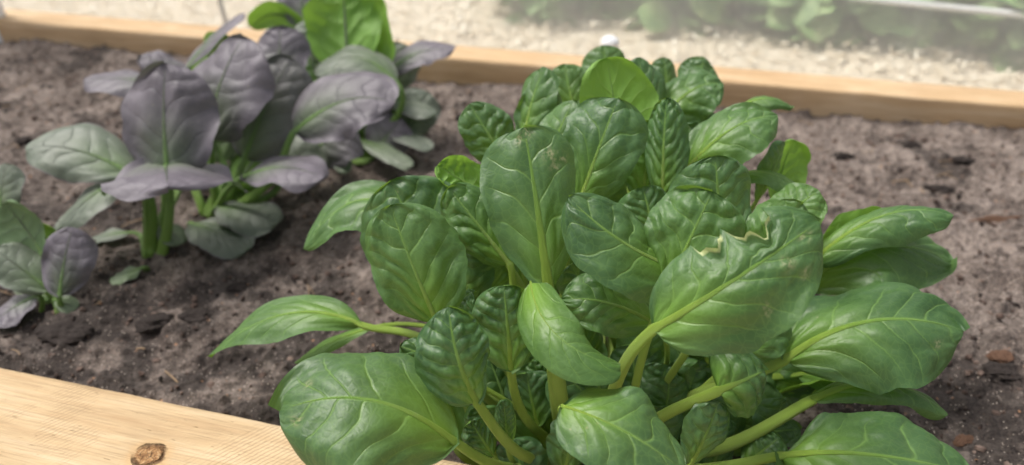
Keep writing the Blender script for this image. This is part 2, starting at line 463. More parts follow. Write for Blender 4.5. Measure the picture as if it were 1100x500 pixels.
SOIL = soil_mat()
kn = PZ(160, 489, .05)
near_o = PZ(300, 455, .05)
def to_local(pt, o, ax, ay): d_ = pt - o; return (float(np.dot(d_, ax)), float(np.dot(d_, ay)), float(d_[2]))
KNL = to_local(kn, near_o, e, f)
WOOD_N = wood_mat('near_pine', (.42, .28, .15), (.52, .38, .22), (.60, .47, .31), knot=(KNL[0], KNL[1], 0.0))
WOOD_F = wood_mat('far_pine', (.47, .30, .16), (.59, .41, .235), (.70, .54, .36), saw=False)

# timbers -----------------------------------------------------------------
def timber(name, o, ax, ay, x0, x1, wid, ztop, zbot, mat, label, cat, chamfer=.004):
    """Beam whose inner top edge runs through o along ax; the body extends along -ay * wid."""
    nx = int((x1 - x0) / .006); ny = 34
    xs = np.linspace(x0, x1, nx)
    sgn = 1 if wid > 0 else -1; W = abs(wid)
    prof = [(0, zbot - ztop)]
    for z in np.linspace(.75, .2, 4): prof.append((0, (zbot - ztop) * z))
    prof += [(0, -chamfer), (chamfer * .3, -chamfer * .3), (chamfer, 0)]
    for yy in np.linspace(0, 1, ny)[1:-1]: prof.append((chamfer + (W - 2 * chamfer) * yy, 0))
    prof += [(W - chamfer, 0), (W - chamfer * .3, -chamfer * .3), (W, -chamfer), (W, zbot - ztop)]
    pr = np.array(prof); m = len(pr)
    Xg = np.repeat(xs[:, None], m, 1)
    Yg = -sgn * pr[None, :, 0] + (fbm(Xg * 60, pr[None, :, 1] * 90 + 3, 3, 9) - .5) * .0008 * (pr[None, :, 0] < .02)
    Zg = pr[None, :, 1] + (fbm(Xg * 22, Yg * 70, 4, 4) - .5) * .0008
    loc = np.stack([Xg, Yg, Zg], -1).reshape(-1, 3)
    fs = grid_faces(nx, m)
    if sgn > 0: fs = fs[:, ::-1]
    n0 = len(loc)
    caps = [list(range(m))[::-1 if sgn < 0 else 1], [(nx - 1) * m + i for i in range(m)][::1 if sgn < 0 else -1]]
    ob = mesh_obj(name, loc, fs.tolist() + caps, mat)
    ob.location = tuple(o); ob.rotation_euler = (0, 0, math.atan2(ax[1], ax[0]))
    return props(ob, label, cat)
timber('bed_timber', near_o, e, f, -1.6, 1.9, .16, .05, -.10, WOOD_N, 'pale rough-sawn pine timber with a brown knot, edging the bed beside the big green plant', 'timber')
far_o = PZ(480, 90, 0)
far_top = far_o.copy(); far_top[2] = .045
timber('bed_timber', far_top, e2, f2, -2.4, 2.6, -.06, .045, -.10, WOOD_F, 'orange-brown pine timber edging the bed in front of the wood chips', 'timber')

# soil --------------------------------------------------------------------
W_bed = float(np.dot(far_o - near_o, f))
def hum(xl, yl):
    h = (fbm(xl * 7, yl * 7, 3, 21) - .5) * .022 + (fbm(xl * 38, yl * 38, 4, 5) - .5) * .012
    c = fbm(xl * 120, yl * 120, 3, 31)
    h += np.clip(c - .48, 0, 1) * .018 + (fbm(xl * 260, yl * 260, 2, 61) - .5) * .0014
    return h
xd = np.concatenate([np.linspace(-3.2, -1.36, 40)[:-1], np.linspace(-1.36, 1.2, 1100), np.linspace(1.2, 3.2, 40)[1:]])
ny = 440
XL, YR = np.meshgrid(xd, np.linspace(0, 1, ny), indexing='ij')
# bed-aligned coordinates between the inner faces of the two timbers
far_line = lambda x: np.dot(far_o - near_o, f) + (x - np.dot(far_o - near_o, e)) * np.dot(e2, f) / np.dot(e2, e)
YL = -.004 + YR * (far_line(XL) + .008)
Z = hum(XL, YL)
Z += np.clip((YL - far_line(XL) + .07) / .07, 0, 1) ** 2 * .008 * (fbm(XL * 9, XL * 0, 2, 3))     # soil banked against the far timber
Z += .016 * np.exp(-((XL - 1.05) / .28) ** 2) * np.clip((YL - far_line(XL) + .10) / .10, 0, 1) ** 2
Z -= np.clip((.05 - YL) / .05, 0, 1) * .006
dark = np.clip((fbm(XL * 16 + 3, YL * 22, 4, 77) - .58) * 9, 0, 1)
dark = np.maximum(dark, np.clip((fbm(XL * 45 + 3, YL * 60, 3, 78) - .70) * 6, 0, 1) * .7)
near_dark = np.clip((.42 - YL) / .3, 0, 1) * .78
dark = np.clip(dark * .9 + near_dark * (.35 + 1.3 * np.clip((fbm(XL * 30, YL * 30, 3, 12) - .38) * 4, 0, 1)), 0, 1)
base0 = near_o * np.array([1, 1, 0])
VS = base0 + XL[..., None] * e + YL[..., None] * f; VS[..., 2] = Z
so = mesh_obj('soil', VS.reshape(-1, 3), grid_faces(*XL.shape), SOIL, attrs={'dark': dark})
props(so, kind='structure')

def soil_z(pt):
    d_ = pt - near_o
    return float(hum(np.array([np.dot(d_, e)]), np.array([np.dot(d_, f)]))[0])

# crumbs -------------------------------------------------------------------
CRUMB = NT('crumbs'); _o = CRUMB.obj()
_c = CRUMB.ramp(CRUMB.noise(_o, 45, 2), [(.35, (.018, .014, .013)), (.5, (.075, .05, .04)), (.66, (.20, .145, .12))])
_p = CRUMB.n('ShaderNodeBsdfPrincipled', {'Base Color': _c, 'Roughness': .9, 'Specular IOR Level': .2, 'Normal': CRUMB.bump(CRUMB.noise(_o, 400, 3), .8, .002)})
CRUMB = CRUMB.fin(_p.outputs[0])
ico_v = None
def ico():
    t = (1 + 5 ** .5) / 2
    v = np.array([(-1, t, 0), (1, t, 0), (-1, -t, 0), (1, -t, 0), (0, -1, t), (0, 1, t), (0, -1, -t), (0, 1, -t), (t, 0, -1), (t, 0, 1), (-t, 0, -1), (-t, 0, 1)], float)
    v /= np.linalg.norm(v[0])
    fc = [(0, 11, 5), (0, 5, 1), (0, 1, 7), (0, 7, 10), (0, 10, 11), (1, 5, 9), (5, 11, 4), (11, 10, 2), (10, 7, 6), (7, 1, 8), (3, 9, 4), (3, 4, 2), (3, 2, 6), (3, 6, 8), (3, 8, 9), (4, 9, 5), (2, 4, 11), (6, 2, 10), (8, 6, 7), (9, 8, 1)]
    return v, fc
IV, IF = ico()
def subdiv(v, fc):
    v = [tuple(x) for x in v]; cache = {}; out = []
    def m(a, b):
        k = (min(a, b), max(a, b))
        if k not in cache:
            q = np.array(v[a]) + np.array(v[b]); q /= np.linalg.norm(q); v.append(tuple(q)); cache[k] = len(v) - 1
        return cache[k]
    for a, b, c in fc:
        x, y, z = m(a, b), m(b, c), m(c, a)
        out += [(a, x, z), (b, y, x), (c, z, y), (x, y, z)]
    return np.array(v), out
IV2, IF2 = subdiv(IV, IF); IV3, IF3 = subdiv(IV2, IF2); IV4, IF4 = subdiv(IV3, IF3)
nr = np.random.RandomState(4)
vs, fs = [], []
for i in range(20000):
    x = nr.uniform(-1.3, 1.15); y = nr.uniform(.0, 1.0) * 1.05
    if y > far_line(x) - .01: continue
    s_ = .0007 + .0036 * nr.rand() ** 4 + (.0035 * nr.rand() if nr.rand() < .02 else 0)
    r_ = nr.uniform(.5, 1.3, 3) * s_; r_[2] *= .7
    a = nr.uniform(0, 6.28); v = IV * (1 + nr.uniform(-.25, .25, (12, 1))) * r_
    v = np.stack([v[:, 0] * math.cos(a) - v[:, 1] * math.sin(a), v[:, 0] * math.sin(a) + v[:, 1] * math.cos(a), v[:, 2]], -1)
    pt = base0 + x * e + y * f
    z = float(hum(np.array([x]), np.array([y]))[0])
    vs.append(v + np.array([pt[0], pt[1], z + s_ * .3])); k0 = 12 * len(fs); fs.append([[q + k0 for q in t_] for t_ in IF])
props(mesh_obj('soil_crumbs', np.vstack(vs), sum(fs, []), CRUMB, smooth=False), 'small crumbs of dark and brown earth strewn over the soil', 'soil crumbs', kind='stuff')

vs, fs = [], []
for i in range(420):
    x = nr.uniform(-1.3, 1.15); y = nr.uniform(.01, 1.0)
    if y > far_line(x) - .02: continue
    a = nr.uniform(0, 3.14); L_ = nr.uniform(.004, .016); W_ = nr.uniform(.0003, .0009)
    pt = base0 + x * e + y * f; zz = float(hum(np.array([x]), np.array([y]))[0]) + .001
    d0 = np.array([math.cos(a), math.sin(a), nr.uniform(-.2, .3)]); bnd = np.array([-math.sin(a), math.cos(a), 0]) * L_ * nr.uniform(-.25, .25)
    q_ = np.linspace(-1, 1, 6)[:, None]
    pts = np.array([pt[0], pt[1], zz + L_ * .15]) + d0 * q_ * L_ + bnd * (1 - q_ ** 2)
    V, F, _, _ = tube(pts, np.full(6, W_), np.repeat(np.array([[.1, .1, 1.]]), 6, 0), np.full(6, .6), 5, q_[:, 0])
    k0 = sum(map(len, vs)); vs.append(V); fs += [[q + k0 for q in t_] for t_ in F]
FIB = simple('dry_fibre', (.30, .21, .13), .85, .2, .6, 30)
props(mesh_obj('soil_litter', np.vstack(vs), fs, FIB), 'short dry brown fibres and straw bits scattered over the soil', 'litter', kind='stuff')

# charcoal / compost lumps --------------------------------------------------
CHAR = simple('charcoal', (.036, .029, .026), .9, .15, .8, 160, bumpd=.004)
TWIG = simple('bark', (.10, .055, .035), .85, .2, .4, 90, bumpd=.002)
lumps = [(1073, 403, 42, 17, 'black charcoal lump lying on the soil right of the green plant, largest there', 'c'),
         (72, 362, 52, 20, 'broad black compost clod on the soil below the small lower purple plant', 'c'),
         (168, 351, 36, 16, 'dark clod on the soil between the near timber and the long left leaf', 'c'),
         (245, 268, 26, 11, 'small dark clod on the soil beside the base of the purple plants', 'c'),
         (1068, 236, 50, 7, 'thin dark strip of bark on the soil right of the long curled leaf', 't'),
         (905, 172, 26, 9, 'black lump on the soil below the far timber, right of the green leaves', 'c'),
         (1010, 203, 30, 9, 'dark flattish clod above the long curled right leaf', 'c'),
         (975, 160, 24, 8, 'small dark fragment just under the far timber on the right', 'c'),
         (1034, 176, 20, 8, 'small black fragment on the right soil nearest the far timber corner', 'c'),
         (70, 40, 40, 11, 'dark compost clod against the far timber near its white post', 'c'),
         (135, 42, 30, 10, 'dark clod against the far timber left of the purple leaves', 'c'),
         (52, 96, 18, 7, 'small dark lump on the bare soil in the upper left', 'c'),
         (500, 128, 22, 8, 'dark lump on the soil between the purple plants and the green plant', 'c'),
         (210, 342, 30, 12, 'dark crumbly clod above the near timber, by the tip of the long left leaf', 'c'),
         (1010, 455, 16, 8, 'small dark pebble of charcoal beside the lowest right leaf', 'c'),
         (1072, 388, 26, 11, 'reddish brown bark chip just above the largest charcoal lump', 't'),
         (1035, 470, 26, 9, 'flat brown chip on the soil by the lower right leaf edge', 't'),
         (28, 160, 14, 9, 'dark crumb of charcoal left of the grey-green purple-edged leaf', 'c'),
         (255, 310, 18, 9, 'dark clod on the soil above the long left leaf', 'c')]
for i, (px, py, wp, hp, lab, kd_) in enumerate(lumps):
    g = PZ(px, py, 0.0); z = soil_z(g); dd = np.dot(g - CAM, FWD)
    sx = .5 * wp / FOC * dd; sy = .5 * hp / FOC * dd / .62
    sz = min(sx, sy) * .5
    q = IV4.copy()
    tri = lambda sc, o_, sd_: (fbm(q[:, 0] * sc + i * 7, q[:, 1] * sc + i, o_, sd_) + fbm(q[:, 1] * sc + 3 * i, q[:, 2] * sc + i, o_, sd_ + 1) + fbm(q[:, 2] * sc + i, q[:, 0] * sc + 5 * i, o_, sd_ + 2)) / 3
    q = q * (.05 + 1.9 * tri(1.6, 2, i) + .9 * (tri(5, 3, i + 50) - .5))[:, None]
    q *= np.array([sx, sy, sz])
    a = rng.uniform(-.25, .25) + (.15 if kd_ == 't' else 0)
    q = np.stack([q[:, 0] * math.cos(a) - q[:, 1] * math.sin(a), q[:, 0] * math.sin(a) + q[:, 1] * math.cos(a), q[:, 2]], -1)
    o = mesh_obj('bark_chip' if kd_ == 't' else 'charcoal_lump', q, [list(x) for x in IF4], TWIG if kd_ == 't' else CHAR, smooth=False)
    o.location = (g[0], g[1], z + sz * .12)
    props(o, lab, 'bark chip' if kd_ == 't' else 'charcoal lump', 'lumps lying on the soil')

# path of wood chips beyond --------------------------------------------------
t = NT('wood_chip_path'); o = t.obj()
n1 = t.noise(o, 9, 4); n2 = t.noise(t.n('ShaderNodeMapping', {'Vector': o, 'Scale': (1, 2.4, 1)}).outputs[0], 60, 4, .7)
c = t.ramp(n2, [(.33, (.36, .27, .17)), (.45, (.65, .55, .42)), (.6, (.82, .75, .62))])
c = t.mix(t.math('MULTIPLY', t.sstep(n1, .5, .72), .4), c, (.62, .52, .40))
p_ = t.n('ShaderNodeBsdfPrincipled', {'Base Color': c, 'Roughness': .85, 'Specular IOR Level': .2, 'Normal': t.bump(n2, .8, .01)})
PATH = t.fin(p_.outputs[0])
gz = -.05
fo = far_top - e2 * 0 + f2 * .06
def gp(x, y, z=gz): r_ = fo + e2 * x + f2 * y; return np.array([r_[0], r_[1], z])
# main ground, wraps all round and below the bed
xs = np.concatenate([[-60, -20, -8], np.linspace(-3.5, 3.5, 140), [8, 20, 60]]); ys = np.concatenate([[-40, -8], np.linspace(-3, 3.5, 130), [8, 20, 60]])
GX, GY = np.meshgrid(xs, ys, indexing='ij')
GZ = gz + (fbm(GX * 5, GY * 5, 3, 55) - .5) * .02 - .04 * ((GY < .03) & (GY > -1.2))
VG = np.stack([fo[0] + e2[0] * GX + f2[0] * GY, fo[1] + e2[1] * GX + f2[1] * GY, GZ], -1)
props(mesh_obj('path', VG.reshape(-1, 3), grid_faces(*GX.shape), PATH), kind='structure')
CHIP = NT('wood_chips'); _o = CHIP.obj()
_c = CHIP.ramp(CHIP.noise(_o, 30, 2), [(.35, (.50, .41, .28)), (.5, (.80, .72, .58)), (.66, (.88, .83, .72))])
CHIP = CHIP.fin(CHIP.n('ShaderNodeBsdfPrincipled', {'Base Color': _c, 'Roughness': .8, 'Specular IOR Level': .25}).outputs[0])
vs, fs = [], []
bx = np.array([(-1, -1, -1), (1, -1, -1), (1, 1, -1), (-1, 1, -1), (-1, -1, 1), (1, -1, 1), (1, 1, 1), (-1, 1, 1)], float)
bf = [(0, 3, 2, 1), (4, 5, 6, 7), (0, 1, 5, 4), (1, 2, 6, 5), (2, 3, 7, 6), (3, 0, 4, 7)]
for i in range(14000):
    x = nr.uniform(-2.2, 1.9); y = .02 + nr.rand() * 1.3
    v = bx * np.array([nr.uniform(.003, .009), nr.uniform(.0015, .004), nr.uniform(.0006, .0015)]) * (1 + nr.uniform(-.25, .25, (8, 1)))
    a, b_, c_ = nr.uniform(0, 6.28), nr.uniform(-.5, .5), nr.uniform(-.5, .5)
    Rz = np.array([[math.cos(a), -math.sin(a), 0], [math.sin(a), math.cos(a), 0], [0, 0, 1]])
    Rx = np.array([[1, 0, 0], [0, math.cos(b_), -math.sin(b_)], [0, math.sin(b_), math.cos(b_)]])
    Ry = np.array([[math.cos(c_), 0, math.sin(c_)], [0, 1, 0], [-math.sin(c_), 0, math.cos(c_)]])
    v = v @ (Rz @ Rx @ Ry).T
    vs.append(v + gp(x, y, gz + nr.uniform(.004, .016))); k0 = 8 * len(fs); fs.append([[q + k0 for q in t_] for t_ in bf])
props(mesh_obj('wood_chips', np.vstack(vs), sum(fs, []), CHIP, smooth=False), 'bright cream wood chips covering the path beyond the bed', 'wood chips', kind='stuff')

# clear plastic film ----------------------------------------------------------
t = NT('clear_film'); o = t.obj()
lw = t.n('ShaderNodeLayerWeight', {'Blend': .35}).outputs['Facing']
st = t.noise(t.n('ShaderNodeMapping', {'Vector': o, 'Rotation': (0, R(35), 0), 'Scale': (5, 1, 2.0)}).outputs[0], 2.2, 4, .6)
fac = t.math('MULTIPLY_ADD', t.sstep(st, .4, .85), .12, .34)
tr = t.n('ShaderNodeBsdfTransparent', {'Color': (.98, .99, .98)})
df = t.n('ShaderNodeBsdfTranslucent', {'Color': (.97, .98, .96)})
d2 = t.n('ShaderNodeBsdfPrincipled', {'Base Color': (.93, .94, .92), 'Roughness': .3, 'Specular IOR Level': .6})
m1 = t.n('ShaderNodeMixShader', {0: .5}); t.t.links.new(df.outputs[0], m1.inputs[1]); t.t.links.new(d2.outputs[0], m1.inputs[2])
m2 = t.n('ShaderNodeMixShader'); t.set(m2.inputs[0], fac); t.t.links.new(tr.outputs[0], m2.inputs[1]); t.t.links.new(m1.outputs[0], m2.inputs[2])
FILM = t.fin(m2.outputs[0])
xs = np.linspace(-2.4, 2.2, 200); zs = np.linspace(gz, .75, 60)
FX, FZ = np.meshgrid(xs, zs, indexing='ij')
FY = .16 + .035 * np.sin(FX * 5 + FZ * 3) + .05 * (fbm(FX * 3 + FZ * 2, FZ * 1.5, 4, 8) - .5) + .012 * np.sin(FX * 31 + FZ * 14 + 4 * fbm(FX * 2, FZ * 2, 2, 1))
VF = np.stack([fo[0] + e2[0] * FX + f2[0] * FY, fo[1] + e2[1] * FX + f2[1] * FY, FZ], -1)
film = mesh_obj('plastic_film', VF.reshape(-1, 3), grid_faces(*FX.shape), FILM)
props(film, 'wrinkled milky clear plastic film hanging between the path and the plants beyond', 'plastic film')

# pale pipe on the far side of the film ---------------------------------------
WHITE = simple('white_plastic', (.78, .80, .82), .4, .5, .05, 40)
BLACK = simple('black_plastic', (.02, .02, .02), .5, .4, .2, 60)
def rod(name, p0, p1, r, mat, label, cat, n=16, bend=0, capn=3, parent=None):
    p0 = np.array(p0); p1 = np.array(p1); m = 24
    x = np.linspace(0, 1, m)[:, None]; pts = p0 + (p1 - p0) * x + np.array([0, 0, 1]) * bend * np.sin(np.pi * x)
    L_ = np.linalg.norm(p1 - p0); xr = x[:, 0] * L_
    rad = np.full(m, r); rad[0] *= .8; rad[-1] *= .8
    hint = np.array([.3, .2, 1.0]) if abs(nrm(p1 - p0)[2]) < .8 else np.array([1., 0, 0])
    V, F, l, uv = tube(pts, rad, np.repeat(hint[None], m, 0), np.ones(m), n, x[:, 0])
    org = pts[0]
    ob = mesh_obj(name, V, F, mat, parent, origin=org)
    if label: props(ob, label, cat)
    return ob
rod('pipe', P(905, -4, 1.45), P(1180, 24, 1.30), .007, WHITE, 'pale plastic pipe running across the top right behind the film', 'pipe')

# white post in the top left corner, black stake, white cap --------------------
pw = PZ(-4, 32, .02)
def box_bev(name, c, sx, sy, sz, rz, mat, label, cat, bev=.003, parent=None):
    import bmesh
    bm = bmesh.new(); bmesh.ops.create_cube(bm, size=1)
    for v in bm.verts: v.co = Vector((v.co.x * sx, v.co.y * sy, (v.co.z + .5) * sz))
    bmesh.ops.bevel(bm, geom=bm.edges[:], offset=bev, segments=2, affect='EDGES')
    me = bpy.data.meshes.new(name); bm.to_mesh(me); bm.free(); me.materials.append(mat)
    ob = bpy.data.objects.new(name, me); COL.objects.link(ob); ob.location = tuple(c); ob.rotation_euler = (0, 0, rz)
    if parent: ob.parent = parent
    if label: props(ob, label, cat)
    return ob
box_bev('post', (pw[0], pw[1], -.05), .045, .03, .55, math.atan2(e2[1], e2[0]), WHITE, 'white plastic post at the left end of the far timber', 'post')
sk_ = PZ(247, 40, -.05)
rod('stake', (sk_[0], sk_[1], -.06), (sk_[0] - .015, sk_[1] - .0, .45), .005, BLACK, 'thin black stake standing upright behind the purple leaves', 'stake')
wc = PZ(655, 50, .045)
q = IV3 * np.array([.016, .016, .013])
q[:, 2] = np.where(q[:, 2] < -.004, -.004, q[:, 2])
cap = mesh_obj('white_knob', q, [list(x) for x in IF3], WHITE); cap.location = (wc[0], wc[1] + .0, .05)
props(cap, 'small round white plastic cap sitting on the far timber behind the green plant', 'knob')

# hazy plants beyond the film ---------------------------------------------------
t = NT('far_foliage'); o = t.obj()
c = t.ramp(t.noise(o, 22, 3), [(.35, (.12, .23, .08)), (.5, (.22, .36, .13)), (.66, (.38, .50, .22))])
pp = t.n('ShaderNodeBsdfPrincipled', {'Base Color': c, 'Roughness': .55})
tt_ = t.n('ShaderNodeBsdfTranslucent', {'Color': (.2, .35, .06)})
mm = t.n('ShaderNodeMixShader', {0: .25}); t.t.links.new(pp.outputs[0], mm.inputs[1]); t.t.links.new(tt_.outputs[0], mm.inputs[2])
FARG = t.fin(mm.outputs[0])
FSTEM = simple('far_stem', (.10, .16, .05), .6)
YFL = simple('yellow_petals', (.75, .5, .05), .6)
def far_plant(px, py, hgt, rad, n, label, flowers=0):
    g = PZ(px, py, gz)
    pl = empty('garden_plant', (g[0], g[1], gz), label, 'plant', 'plants beyond the plastic film')
    vs, fs, lu = [], [], []
    sv, sf = [], []
    for si in range(5):
        a = nr.uniform(0, 6.28); tip = np.array([math.cos(a) * rad * .6, math.sin(a) * rad * .6, hgt * nr.uniform(.7, 1)])
        x = np.linspace(0, 1, 8)[:, None]; pts = tip * x * np.array([1, 1, 1]) + np.array([0, 0, 1]) * .05 * np.sin(np.pi * x) * hgt
        V, F, _, _ = tube(pts, np.linspace(.006, .0015, 8), np.repeat(np.array([[1., .3, 0]]), 8, 0), np.ones(8), 6, x[:, 0])
        k0 = sum(len(z) for z in sv); sv.append(V); sf += [[q + k0 for q in z] for z in F]
    cnt = 0
    for i in range(n):
        a = nr.uniform(0, 6.28); rr_ = rad * nr.rand() ** .5; zz = hgt * nr.rand() ** .7
        c0 = np.array([math.cos(a) * rr_ * (1 - .4 * zz / hgt), math.sin(a) * rr_ * (1 - .4 * zz / hgt), zz])
        d_ = nrm(np.array([math.cos(a) + nr.normal() * .5, math.sin(a) + nr.normal() * .5, nr.uniform(-.5, .6)]))
        up = nrm(np.array([nr.normal() * .4, nr.normal() * .4, 1])); sd_ = nrm(np.cross(d_, up)); up = np.cross(sd_, d_)
        L_ = nr.uniform(.04, .10); W_ = L_ * nr.uniform(.3, .45)
        rows = []
        for uu in np.linspace(0, 1, 6):
            w_ = W_ * math.sin(math.pi * min(1, uu * .97 + .015)) ** .7
            for vv in (-1, 0, 1):
                rows.append(c0 + d_ * L_ * uu + sd_ * w_ * vv + up * (-.25 * w_ * abs(vv) - L_ * .25 * uu * uu))
        vs.append(np.array(rows))
        for u_ in range(5):
            for v_ in range(2):
                b0 = cnt + u_ * 3 + v_; fs.append([b0, b0 + 3, b0 + 4, b0 + 1])
        cnt += 18
    mesh_obj('foliage', np.vstack(vs), fs, FARG, pl)
    mesh_obj('stem', np.vstack(sv), sf, FSTEM, pl)
    for i in range(flowers):
        a = nr.uniform(0, 6.28)
        ob = mesh_obj('flower', IV2 * np.array([.012, .012, .006]) * (1 + .3 * np.cos(5 * np.arctan2(IV2[:, 1], IV2[:, 0])))[:, None], [list(x) for x in IF2], YFL, pl)
        ob.location = (math.cos(a) * rad * .6, -abs(math.sin(a)) * rad * .9, hgt * nr.uniform(.3, .8))
fp = [(585, 16, .15, .10, 150, 'hazy bushy plant beyond the film, above the green plant left of its pale leaf', 0),
      (655, 8, .17, .11, 170, 'hazy leafy plant beyond the film directly above the white cap', 0),
      (725, 25, .16, .10, 160, 'hazy dark green plant beyond the film, right of the white cap', 0),
      (800, 20, .20, .12, 200, 'tall hazy plant beyond the film carrying one small yellow bloom', 1),
      (850, 34, .15, .10, 170, 'hazy plant with paler leaves beyond the film, centre right', 0),
      (925, 34, .17, .11, 180, 'hazy rounded plant beyond the film below the left end of the pipe', 0),
      (1005, 46, .16, .10, 180, 'hazy plant beyond the film under the middle of the pipe with a yellow bloom', 1),
      (1075, 58, .15, .10, 180, 'hazy plant beyond the film at the right edge under the pipe', 0)]
for a in fp: far_plant(a[0], a[1] - 6, a[2], a[3], int(a[4] * .6), *a[5:])

# =============================================================== the big green plant
def plant_at(px, py, label, name='leafy_plant', group=None):
    g = PZ(px, py, 0); z = soil_z(g)
    return empty(name, (g[0], g[1], z), label, 'leafy plant', group)
G = plant_at(637, 486, 'large glossy green leafy plant with spoon-shaped leaves filling the middle of the bed', 'green_leafy_plant')
def L(S, T, w, n=(0, .4, 1), **kw): return leaf(G, S, T, w, n, **kw)

# front, centre
L((590, 318, .505), (563, 137, .500), 106, (.05, .25, 1), k=.45, p=.72, q=.34, puck=.7, sw=18, way=[(602, 440, .535)], spots=[(.97, .1, .004), (.93, -.15, .004), (.80, .45, .005), (.78, .72, .003), (.72, .5, .003)], N=4.6,
  label='large upright central leaf with pale scars at its tip')
L((470, 348, .52), (419, 221, .505), 104, (-.15, .25, 1), k=.6, p=.45, q=.42, puck=1.2, sw=8, way=[(520, 425, .56)])
L((492, 335, .57), (420, 195, .56), 132, (-.2, .35, 1), k=.7, p=.5, q=.42, puck=1.6, sw=9)
L((475, 262, .62), (326, 268, .63), 78, (-.2, .8, .7), M=(395, 214, .62), k=.4, p=.55, q=.6, puck=.6, sw=8, tint=.1)
L((388, 349, .60), (224, 383, .62), 60, (0, .85, .7), M=(305, 338, .60), k=.35, p=.75, q=.75, point=.4, puck=.5, sw=8, way=[(470, 372, .60)], tint=.08,
  label='long pale leaf reaching out to the left over the soil')
L((400, 352, .63), (316, 390, .64), 24, (0, .8, .6), k=.5, p=.7, q=.7, puck=.4, sw=5, tint=.25)
L((490, 476, .475), (300, 442, .46), 150, (-.1, .72, .8), M=(398, 430, .452), k=.5, p=.5, q=.36, puck=.8, sw=11, way=[(545, 503, .52)], tint=.0, spots=[(.9, -.3, .004), (.86, .35, .003)],
  label='broad low leaf hanging over the near timber')
L((512, 432, .475), (482, 330, .463), 82, (.1, .45, 1), M=(492, 385, .46), k=.95, p=.5, q=.45, puck=2.0, sw=11, way=[(560, 488, .52)], N=6.5)
L((549, 398, .505), (541, 307, .49), 74, (.05, .4, 1), k=.8, p=.5, q=.42, puck=1.9, sw=10, N=6)
L((487, 398, .52), (430, 372, .515), 50, (-.3, .8, .7), k=1.0, p=.5, q=.45, puck=2.4, sw=6, wave=2)
L((478, 340, .53), (508, 313, .52), 40, (.0, .7, .7), k=1.0, p=.5, q=.45, puck=2.4, sw=6, wave=2)
L((546, 482, .52), (541, 430, .50), 26, (0, .4, 1), k=1.3, p=.5, q=.45, puck=1.8, sw=6, N=7)
L((530, 490, .53), (505, 452, .52), 36, (-.3, .6, .8), k=1.0, p=.5, q=.45, puck=2.2, sw=5, wave=2)
L((603, 436, .45), (735, 506, .435), 112, (0, .72, .8), M=(668, 462, .432), k=.45, p=.42, q=.42, puck=.7, sw=5, way=[(650, 500, .54), (622, 480, .478)],
  label='broad low leaf at the front centre')
# torn leaf in front right of centre
L((702, 354, .445), (880, 238, .435), 128, (.1, .45, 1), M=(790, 300, .425), k=.55, p=.45, q=.42, puck=.9, sw=13, way=[(662, 412, .49)], tint=.06,
  bite=[(-1, .42, .60, .40), (-1, .63, .83, .72)], spots=[(.75, .25, .004), (.8, .6, .003), (.55, .6, .003), (.9, .1, .004)], label='large torn leaf with a bitten upper edge and pale scars')
L((712, 322, .485), (765, 206, .475), 104, (-.1, .4, 1), k=.6, p=.55, q=.34, puck=1.8, sw=9, N=4.5)
L((806, 290, .48), (862, 219, .47), 72, (.3, .5, .8), k=.9, p=.5, q=.45, puck=1.3, sw=8, tint=.05, wave=1.6)
L((738, 292, .50), (611, 212, .475), 96, (-.25, .55, .9), M=(672, 262, .472), k=.6, p=.5, q=.5, puck=1.1, sw=9, point=.25, N=4.5,
  label='smooth leaf with its tip pointing up left beside the central leaf')
L((570, 304, .50), (666, 393, .46), 60, (-.5, .75, .6), M=(598, 360, .458), k=.8, p=.26, q=.26, puck=.5, sw=2.5, tint=.12, wave=.5,
  label='narrow leaf folded lengthwise below the central leaf')
L((702, 348, .52), (604, 322, .50), 74, (0, .3, 1), M=(655, 326, .495), k=.5, p=.5, q=.5, puck=.9, sw=7)
L((655, 455, .56), (600, 395, .54), 66, (.1, .4, 1), k=.5, puck=.8, sw=7)
L((655, 355, .56), (612, 284, .53), 52, (.0, .4, 1), k=.7, puck=1, sw=7)
L((525, 208, .57), (470, 178, .565), 46, (.2, -.5, -.8), k=.9, p=.45, q=.42, puck=2.2, sw=6, tint=.5, mat=Y_LEAF, wave=1.5)
L((548, 285, .55), (482, 202, .545), 64, (-.3, .4, .9), k=.8, p=.5, q=.42, puck=1.5, sw=8, way=[(556, 380, .57)])
L((530, 262, .57), (478, 190, .575), 40, (-.3, .2, 1), k=.6, puck=1.2, sw=7, tint=.5, mat=Y_LEAF)
L((548, 182, .62), (504, 112, .61), 56, (-.2, .4, 1), k=.6, p=.5, q=.42, puck=1.6, sw=7)
L((562, 156, .66), (585, 72, .65), 54, (-.6, .4, .8), k=.6, p=.5, q=.42, puck=.9, sw=7)
L((570, 160, .67), (590, 92, .66), 52, (.4, .3, 1), k=.5, puck=1.0, sw=7)
L((584, 185, .60), (616, 108, .60), 54, (-.2, .5, 1), k=.6, p=.5, q=.42, puck=.6, sw=7, tint=.12)
L((620, 226, .555), (664, 106, .545), 90, (-.1, .35, 1), k=.5, p=.62, q=.36, puck=.9, sw=9)
L((675, 190, .61), (652, 62, .61), 84, (.1, -.3, -1), k=.5, p=.45, q=.40, puck=.6, sw=8, tint=.35, mat=Y_LEAF,
  label='bright yellow-green backlit leaf near the top of the plant')
L((618, 128, .72), (606, 69, .72), 46, (-.1, .4, 1), k=.5, puck=.8, sw=7)
L((655, 108, .74), (648, 49, .74), 50, (0, .5, 1), k=.6, puck=.6, sw=7)
L((704, 138, .67), (684, 62, .67), 52, (.2, .4, 1), k=.5, puck=.7, sw=7)
L((716, 105, .76), (713, 62, .76), 32, (.2, .4, 1), k=.6, puck=.8, sw=6)
L((742, 110, .74), (757, 62, .74), 44, (.1, .4, 1), k=.6, puck=.9, sw=6)
